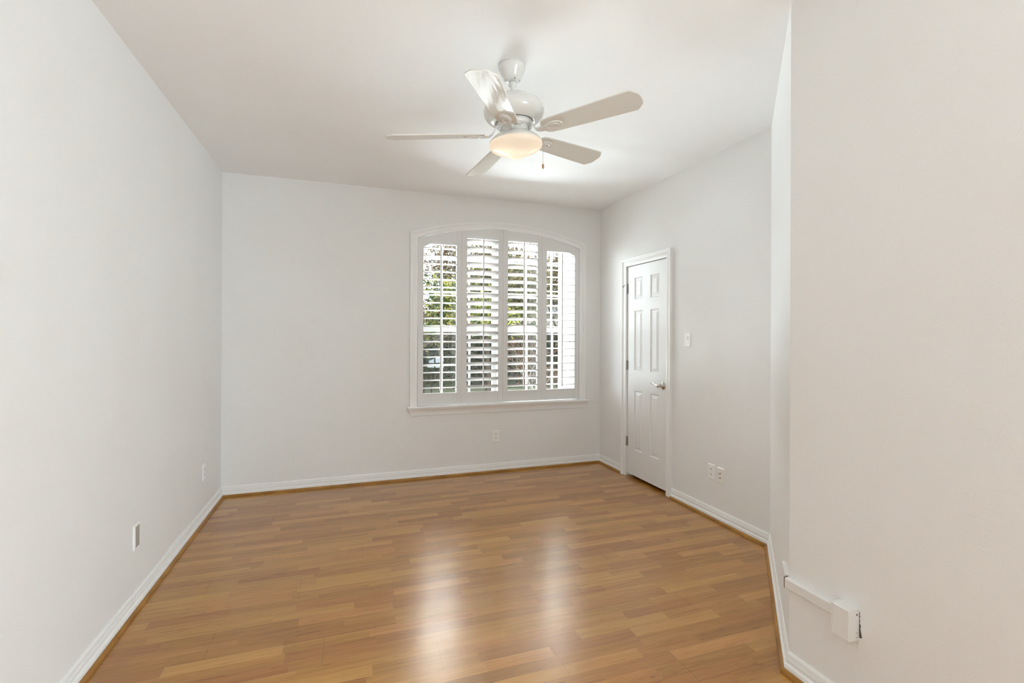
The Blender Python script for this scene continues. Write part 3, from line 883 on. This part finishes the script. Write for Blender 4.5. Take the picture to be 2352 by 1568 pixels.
mot = fl('motor_housing', [(0.0, 0.146), (0.024, 0.147), (0.060, 0.151), (0.078, 0.157), (0.083, 0.163), (0.086, 0.165), (0.110, 0.174), (0.130, 0.187), (0.142, 0.199), (0.1445, 0.204), (0.1460, 0.2055),
                    (0.151, 0.214), (0.1545, 0.228), (0.153, 0.242), (0.147, 0.257), (0.136, 0.270), (0.120, 0.281), (0.103, 0.287), (0.099, 0.287), (0.097, 0.283), (0.0, 0.283)])
fl('flywheel', [(0.0, 0.284), (0.088, 0.284), (0.090, 0.288), (0.090, 0.305), (0.086, 0.312), (0.0, 0.312)])
ft = fl('light_fitter', [(0.0, 0.308), (0.070, 0.308), (0.0725, 0.311), (0.0725, 0.335), (0.078, 0.342), (0.094, 0.352), (0.112, 0.364), (0.126, 0.377), (0.134, 0.387), (0.1345, 0.392), (0.131, 0.392), (0.0, 0.385)])
bm = BM()
tv = _cam_vec(0, 0, 1)
va = math.atan2(-(FC.y), -(FC.x))          # towards the viewer, in plan
for q, w_, h_ in ((-0.50, 0.07, 0.003), (-0.34, 0.16, 0.003), (-0.20, 0.16, 0.0018), (-0.05, 0.16, 0.0014), (0.10, 0.14, 0.0016), (0.22, 0.06, 0.001), (0.34, 0.05, 0.003)):
    mt = Matrix.Rotation(va + q, 4, 'Z') @ Matrix.Translation((0.0726, 0, -0.322))
    box(bm, -0.001, 0.0006, -w_ * 0.036, w_ * 0.036, -h_, h_, mtx=mt)
lathe(bm, [(0, -0.001), (0.0022, -0.0008), (0.0022, 0.0008), (0, 0.001)], 8, Matrix.Rotation(va + 0.5, 4, 'Z') @ Matrix.Translation((0.0728, 0, -0.3145)) @ Matrix.Rotation(PI / 2, 4, 'Y'))
link('maker_mark', bm, mat('tarnish_brown', (0.16, 0.11, 0.06), 0.6), ft)
bowl = fl('glass_bowl', [(0.1300, 0.388), (0.1345, 0.392), (0.1360, 0.399), (0.1340, 0.408), (0.1270, 0.416), (0.1130, 0.424), (0.0950, 0.431), (0.0780, 0.4365), (0.0640, 0.441), (0.0520, 0.4465),
                     (0.0430, 0.4525), (0.0340, 0.4590), (0.0240, 0.4640), (0.0120, 0.4668), (0.0, 0.4675)], M_BOWL)
# drop the flat cap so the bowl is an open shell
bmb = bmesh.new(); bmb.from_mesh(bowl.data)
for f_ in [f_ for f_ in bmb.faces if len(f_.verts) > 8]: bmb.faces.remove(f_)
bmb.to_mesh(bowl.data); bmb.free()
cr, sr = math.cos(YAW), math.sin(YAW)
for k, (sx_, sy_, dz_, pw) in enumerate([(-0.043, -0.008, 0.398, 0.075), (0.068, 0.000, 0.406, 0.022)]):
    # sx: to the viewer's right, sy: away from the viewer
    px, py = sx_ * cr + sy_ * sr, -sx_ * sr + sy_ * cr
    L_ = bpy.data.lights.new('bulb', 'POINT'); L_.energy = pw; L_.color = (1.0, 0.87, 0.72); L_.shadow_soft_size = 0.012
    lo = bpy.data.objects.new('bulb', L_); COL.objects.link(lo); lo.parent = fan; lo.location = (px, py, -dz_)

# blades
PITCH_B = math.radians(-13)
R0, R1 = 0.155, 0.645
def blade_outline():
    # (radius, half width leading, half width trailing)
    top = [(R0, 0.018), (R0 + 0.004, 0.034), (R0 + 0.014, 0.046), (R0 + 0.030, 0.0525), (R0 + 0.06, 0.0555), (0.35, 0.061), (0.50, 0.066), (R1 - 0.040, 0.0695),
           (R1 - 0.034, 0.0680), (R1 - 0.029, 0.0650), (R1 - 0.009, 0.0420), (R1 - 0.004, 0.0360), (R1 - 0.0005, 0.0200), (R1, 0.0)]
    pts = [(a, b_) for a, b_ in top] + [(a, -b_) for a, b_ in reversed(top[:-1])]
    return pts
def make_blade(ang):
    mt = Matrix.Rotation(ang, 4, 'Z') @ Matrix.Translation((0, 0, -0.3475)) @ Matrix.Rotation(PITCH_B, 4, 'X')
    bm = BM(); ol = blade_outline()
    t_ = 0.0028
    up_ = [bm.verts.new((x, y, t_)) for x, y in ol]; dn = [bm.verts.new((x, y, -t_)) for x, y in ol]
    c1 = [bm.verts.new((x * 1.0, y * 0.985, -t_ - 0.0006)) for x, y in ol]
    bm.faces.new(up_)
    for j in range(len(ol)):
        k = (j + 1) % len(ol)
        bm.faces.new((up_[j], up_[k], dn[k], dn[j])); bm.faces.new((dn[j], dn[k], c1[k], c1[j]))
    bm.faces.new(c1)
    o = link('blade', bm, M_BLADE, fan)
    o.matrix_local = mt
    # blade iron: arm from the flywheel and oval medallion under the blade
    bm = BM()
    zz = -t_ - 0.0006
    def oval(rx, ry, cx_, z0, z1, bmx, seg=30, k=0.0):
        a = [bmx.verts.new((cx_ + rx * math.cos(2 * PI * i / seg), ry * math.sin(2 * PI * i / seg), z0)) for i in range(seg)]
        c = [bmx.verts.new((cx_ + (rx - k) * math.cos(2 * PI * i / seg), (ry - k) * math.sin(2 * PI * i / seg), z1)) for i in range(seg)]
        for i in range(seg):
            j = (i + 1) % seg; bmx.faces.new((a[i], a[j], c[j], c[i]))
        bmx.faces.new(a); bmx.faces.new(c)
    oval(0.048, 0.030, 0.215, zz, zz - 0.005, bm, k=0.004)
    # raised loop
    loop = [(0.213 + 0.031 * math.cos(a_), 0.0165 * math.sin(a_), zz - 0.0055) for a_ in [2 * PI * i / 28 for i in range(29)]]
    tube(bm, loop, 0.0026, 8, cap=False)
    # arm
    pts = [(0.078, 0, 0.046), (0.092, 0, 0.040), (0.104, 0, 0.024), (0.116, 0, 0.004), (0.132, 0, -0.006), (0.155, 0, -0.0085), (0.185, 0, -0.0075)]
    wd = [0.020, 0.019, 0.016, 0.014, 0.0135, 0.017, 0.022]
    th = 0.0035; prev = None
    for (x, y, z), w_ in zip(pts, wd):
        r_ = [bm.verts.new(q) for q in [(x + th * 0.6, -w_, z + th), (x + th * 0.6, w_, z + th), (x - th * 0.6, w_, z - th), (x - th * 0.6, -w_, z - th)]]
        if prev:
            for k in range(4): bm.faces.new((prev[k], prev[(k + 1) % 4], r_[(k + 1) % 4], r_[k]))
        else: bm.faces.new(r_)
        prev = r_
    bm.faces.new(prev)
    ir = link('blade_iron', bm, M_FAN, o)
    return o
# blade directions (plan angles measured from the photograph's five tips)
def local_ang(deg):
    d = Vector((math.cos(math.radians(deg)), math.sin(math.radians(deg)), 0))
    return math.atan2(d.dot(Yl), d.dot(Xl))
first = local_ang(22.0)
b0 = make_blade(first)
for k in range(1, 5):
    c_ = b0.copy(); COL.objects.link(c_); c_.parent = fan
    c_.matrix_local = Matrix.Rotation(first + k * 2 * PI / 5, 4, 'Z') @ Matrix.Translation((0, 0, -0.3475)) @ Matrix.Rotation(PITCH_B, 4, 'X')
    for ch in list(b0.children):
        g_ = ch.copy(); COL.objects.link(g_); g_.parent = c_

# pull chain (hangs plumb)
inv = FM.inverted()
off = Vector((0.1395 * cr + 0.0 * sr, -0.1395 * sr, 0))
p_top = FC + ax * 0.385 + off
bm = BM(); pl = [inv @ (p_top - Vector((0, 0, q))) for q in (-0.004, 0.108)]
tube(bm, pl, 0.0009, 6)
for q in range(36): 
    c0 = inv @ (p_top - Vector((0, 0, 0.002 + q * 0.003)))
    lathe(bm, [(0, -0.0012), (0.0013, 0), (0, 0.0012)], 6, Matrix.Translation(c0))
ch = link('pull_chain', bm, M_CHAIN, fan, True)
bm = BM(); c0 = inv @ (p_top - Vector((0, 0, 0.121)))
lathe(bm, [(0, 0.014), (0.003, 0.012), (0.0055, 0.006), (0.0062, -0.001), (0.0055, -0.007), (0.003, -0.010), (0.003, -0.012), (0.0, -0.014)], 14, Matrix.Translation(c0))
link('fob', bm, M_BRASS, ch, True)
bm = BM(); q0 = inv @ (p_top + Vector((0, 0, 0.004)))
q1 = inv @ (FC + ax * 0.372 + off * 0.82)
tube(bm, [q1, q0], 0.0022, 8); link('chain_guide', bm, M_CHAIN, fan)

# ------------------------------------------------------------------ outside
rnd = random.Random(7)
M_LAWN = mat('lawn', (0.10, 0.115, 0.055), 0.9, bump=(8, 1, 0.05))
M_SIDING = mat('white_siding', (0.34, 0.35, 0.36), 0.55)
M_CREAM = mat('cream_wall', (0.70, 0.68, 0.60), 0.7)
M_ROOF = mat('grey_shingle', (0.17, 0.18, 0.19), 0.85, bump=(30, 0.6, 0.02))
M_BARK = mat('bark', (0.13, 0.10, 0.075), 0.9)
M_PALE = mat('pale_bark', (0.60, 0.55, 0.50), 0.8)
M_FENCE = mat('fence_wood', (0.20, 0.165, 0.13), 0.85)
GZ = -0.25
bm = BM(); box(bm, -30, 45, YB + T + 0.001, 60, GZ - 0.1, GZ)
struct('ground', bm, M_LAWN)
bm = BM(); box(bm, -6, 10, YB + T + 0.001, 9.5, GZ, GZ + 0.03)  # unseen pale slab added to bounce sunlight up to the ceiling
struct('added_bounce_slab', bm, mat('bounce_slab_pale', (0.62, 0.61, 0.58), 0.85, bump=(40, 0.4, 0.003)))

# white siding wing standing out from the house, right of the window
wg = empty('house_wing', (2.47, 5.0, GZ)); tag(wg, 'white lap-sided wing of the house seen through the rightmost shutter panel', 'house')
winv = Matrix.Translation(wg.location).inverted()
bm = BM(); wx = 2.485; wy1 = 5.36
z = GZ; k = 0
while z < 3.2:
    z2 = z + 0.18
    a = [(wx, YB + T + 0.002, z), (wx, wy1, z), (wx, wy1, z2), (wx, YB + T + 0.002, z2)]
    v = [bm.verts.new((p[0] - (0.012 if q < 2 else 0.0), p[1], p[2])) for q, p in enumerate(a)]
    bm.faces.new(v)
    b2 = [bm.verts.new((wx - 0.012, p[1], z)) for p in (a[0], a[1])] + [bm.verts.new((wx, p[1], z)) for p in (a[1], a[0])]
    bm.faces.new(b2)
    z = z2
box(bm, wx + 0.001, wx + 1.5, YB + T + 0.002, wy1, GZ, 3.2)
o = link('siding', bm, M_SIDING, wg, recalc=True); o.matrix_parent_inverse = winv
bm = BM(); box(bm, wx - 0.022, wx + 0.05, wy1 - 0.085, wy1 + 0.012, GZ, 3.05)
o = link('corner_board', bm, M_SASH, wg); o.matrix_parent_inverse = winv
bm = BM(); box(bm, wx - 0.35, wx + 1.5, YB + T + 0.002, wy1 + 0.3, 3.05, 3.2)
o = link('eave', bm, M_SIDING, wg); o.matrix_parent_inverse = winv

# neighbouring house
nh = empty('neighbour_house', (7.2, 22.0, GZ)); tag(nh, 'cream neighbouring house with a grey shingle roof behind the trees', 'house')
ninv = Matrix.Translation(nh.location).inverted()
hx0, hx1, hy0, hy1, hz, rz = 4.25, 10.5, 20.0, 26.0, 2.35, 4.0
bm = BM(); box(bm, hx0, hx1, hy0, hy1, GZ, hz)
o = link('wall', bm, M_CREAM, nh); o.matrix_parent_inverse = ninv
bm = BM()
e = 0.35
A_ = [(hx0 - e, hy0 - e, hz), (hx1 + e, hy0 - e, hz), (hx1 - 2.0, (hy0 + hy1) / 2, rz + 0.6), (hx0 + 1.2, (hy0 + hy1) / 2, rz + 0.6)]
B_ = [(hx0 - e, hy1 + e, hz), (hx1 + e, hy1 + e, hz)]
v = [bm.verts.new(p) for p in A_ + B_]
for fc in ((0, 1, 2, 3), (0, 3, 4), (3, 2, 5, 4), (1, 5, 2), (0, 4, 5, 1)): bm.faces.new([v[i] for i in fc])
o = link('roof', bm, M_ROOF, nh); o.matrix_parent_inverse = ninv
for x_ in (5.6, 7.6):
    bm = BM(); box(bm, x_, x_ + 0.9, hy0 - 0.04, hy0 + 0.01, 0.6, 1.9)
    o = link('house_window', bm, mat('house_glass', (0.05, 0.06, 0.07), 0.1), nh); o.matrix_parent_inverse = ninv

# fence
fe = empty('board_fence', (8, 16.5, GZ)); tag(fe, 'weathered brown board fence behind the garden trees', 'fence')
bm = BM()
x = -3.0
while x < 16:
    box(bm, x, x + 0.135, 16.5, 16.52, GZ, GZ + 1.75 + rnd.uniform(-0.02, 0.02)); x += 0.145
o = link('boards', bm, M_FENCE, fe); o.matrix_parent_inverse = Matrix.Translation(fe.location).inverted()

def leaf(bm, c, size, rnd_):
    d1 = Vector((rnd_.gauss(0, 1), rnd_.gauss(0, 1), rnd_.gauss(0, 1))).normalized()
    d2 = d1.cross(Vector((rnd_.gauss(0, 1), rnd_.gauss(0, 1), rnd_.gauss(0, 1)))).normalized()
    a, b_ = d1 * size, d2 * size * 0.42
    m_ = c + (d1.cross(d2)) * size * 0.12
    vs = [bm.verts.new(p) for p in (c - a, c - a * 0.1 + b_, c + a, c - a * 0.1 - b_)]
    bm.faces.new(vs)
def grow(bm, p, d, length, rad, depth, tips, rnd_, spread=0.6, upw=0.15):
    n_ = 4; pts = [p.copy()]; rr = [rad]
    q = p.copy(); dv = d.copy()
    for i in range(n_):
        dv = (dv + Vector((rnd_.gauss(0, 0.13), rnd_.gauss(0, 0.13), rnd_.gauss(0, 0.10) + upw * 0.15))).normalized()
        q = q + dv * length / n_; pts.append(q.copy()); rr.append(rad * (1 - 0.42 * (i + 1) / n_))
    tube(bm, pts, rr, 5, cap=False)
    if depth == 0:
        tips.extend(pts[1:]); return
    for k in range(rnd_.choice((3, 3, 4))):
        s = pts[rnd_.choice((2, 3, 4, 4))]
        nd = (dv + Vector((rnd_.gauss(0, spread), rnd_.gauss(0, spread), rnd_.gauss(0, spread * 0.7) + upw))).normalized()
        grow(bm, s, nd, length * rnd_.uniform(0.6, 0.8), rr[-1] * 0.72, depth - 1, tips, rnd_, spread, upw)
def tree(name, label, cat, x, y, height, lm, nleaf, lsize, seed, rad=0.10, bark=M_BARK, depth=3, spread=0.6, jitter=0.22, group=None, lean=0.0, stems=1, z0=GZ):
    r_ = random.Random(seed)
    root = empty(name, (x, y, z0)); tag(root, label, cat, group)
    bm = BM(); tips = []
    for s in range(stems):
        d = Vector((lean + r_.gauss(0, 0.05 + 0.22 * (stems > 1)), r_.gauss(0, 0.05 + 0.22 * (stems > 1)), 1)).normalized()
        grow(bm, Vector((r_.gauss(0, 0.05 * (stems - 1)), r_.gauss(0, 0.05 * (stems - 1)), 0)), d, height * 0.38, rad, depth, tips, r_, spread)
    link('branches', bm, bark, root)
    if nleaf:
        bm = BM()
        for i in range(nleaf):
            c = r_.choice(tips) + Vector((r_.gauss(0, jitter), r_.gauss(0, jitter), r_.gauss(0, jitter * 0.8)))
            leaf(bm, c, lsize * r_.uniform(0.6, 1.25), r_)
        link('foliage', bm, lm, root, recalc=False)
    return root
L_GREEN = leaf_mat('leaves_green', [(0.05, 0.085, 0.02), (0.11, 0.15, 0.03), (0.30, 0.29, 0.07), (0.04, 0.06, 0.02), (0.42, 0.38, 0.14)])
L_TAN = leaf_mat('leaves_tan', [(0.22, 0.155, 0.08), (0.30, 0.22, 0.11), (0.14, 0.105, 0.07), (0.09, 0.08, 0.06), (0.38, 0.29, 0.16)])
L_RUST = leaf_mat('leaves_rust', [(0.20, 0.09, 0.045), (0.13, 0.075, 0.045), (0.08, 0.075, 0.05), (0.28, 0.18, 0.11)])
L_DARK = leaf_mat('leaves_dark', [(0.035, 0.06, 0.03), (0.06, 0.09, 0.045), (0.03, 0.045, 0.03), (0.12, 0.13, 0.06)], trans=0.3)
L_OLIVE = leaf_mat('leaves_olive', [(0.13, 0.135, 0.05), (0.22, 0.20, 0.08), (0.08, 0.085, 0.045), (0.30, 0.26, 0.13)])
tree('leafy_tree', 'bright green and yellow leafy tree close outside the leftmost shutter panel', 'tree', 1.15, 9.0, 3.6, L_GREEN, 6000, 0.050, 11, rad=0.05, depth=3, jitter=0.16)
tree('tan_leaved_tree', 'tall tan-leaved autumn tree behind the second shutter panel', 'tree', 3.7, 12.6, 4.8, L_TAN, 10000, 0.052, 21, rad=0.11, jitter=0.28)
tree('olive_leaved_tree', 'olive and yellow leaved tree behind the third shutter panel', 'tree', 5.0, 11.9, 4.4, L_OLIVE, 9000, 0.050, 33, rad=0.09, jitter=0.26)
tree('bare_tree', 'nearly bare dark-branched tree against the sky, left of the tan tree', 'tree', 2.7, 16.0, 7.6, L_TAN, 1500, 0.045, 45, rad=0.13, depth=4, jitter=0.2)
tree('golden_tree', 'golden-brown leaved tree outside the rightmost shutter panel', 'tree', 6.4, 13.8, 5.0, L_TAN, 9000, 0.050, 52, rad=0.10, jitter=0.26)
tree('pale_branched_shrub', 'pale bare-branched shrub with rusty leaves low outside the right-hand shutters', 'shrub', 3.6, 9.3, 2.1, L_RUST, 1500, 0.035, 63, rad=0.011, bark=M_PALE, depth=2, spread=0.7, stems=4, jitter=0.10)
for k, (hx, hy, sd, lab) in enumerate([(1.7, 13.4, 71, 'dark evergreen bush left of the cream house corner'), (4.5, 15.2, 72, 'dark evergreen bush in front of the cream house'), (7.4, 15.2, 73, 'dark evergreen bush at the foot of the golden tree')]):
    tree('evergreen_bush', lab, 'bush', hx, hy, 2.2, L_DARK, 5000, 0.060, sd, rad=0.03, depth=2, spread=0.9, stems=5, jitter=0.30, group='evergreen bushes by the fence')
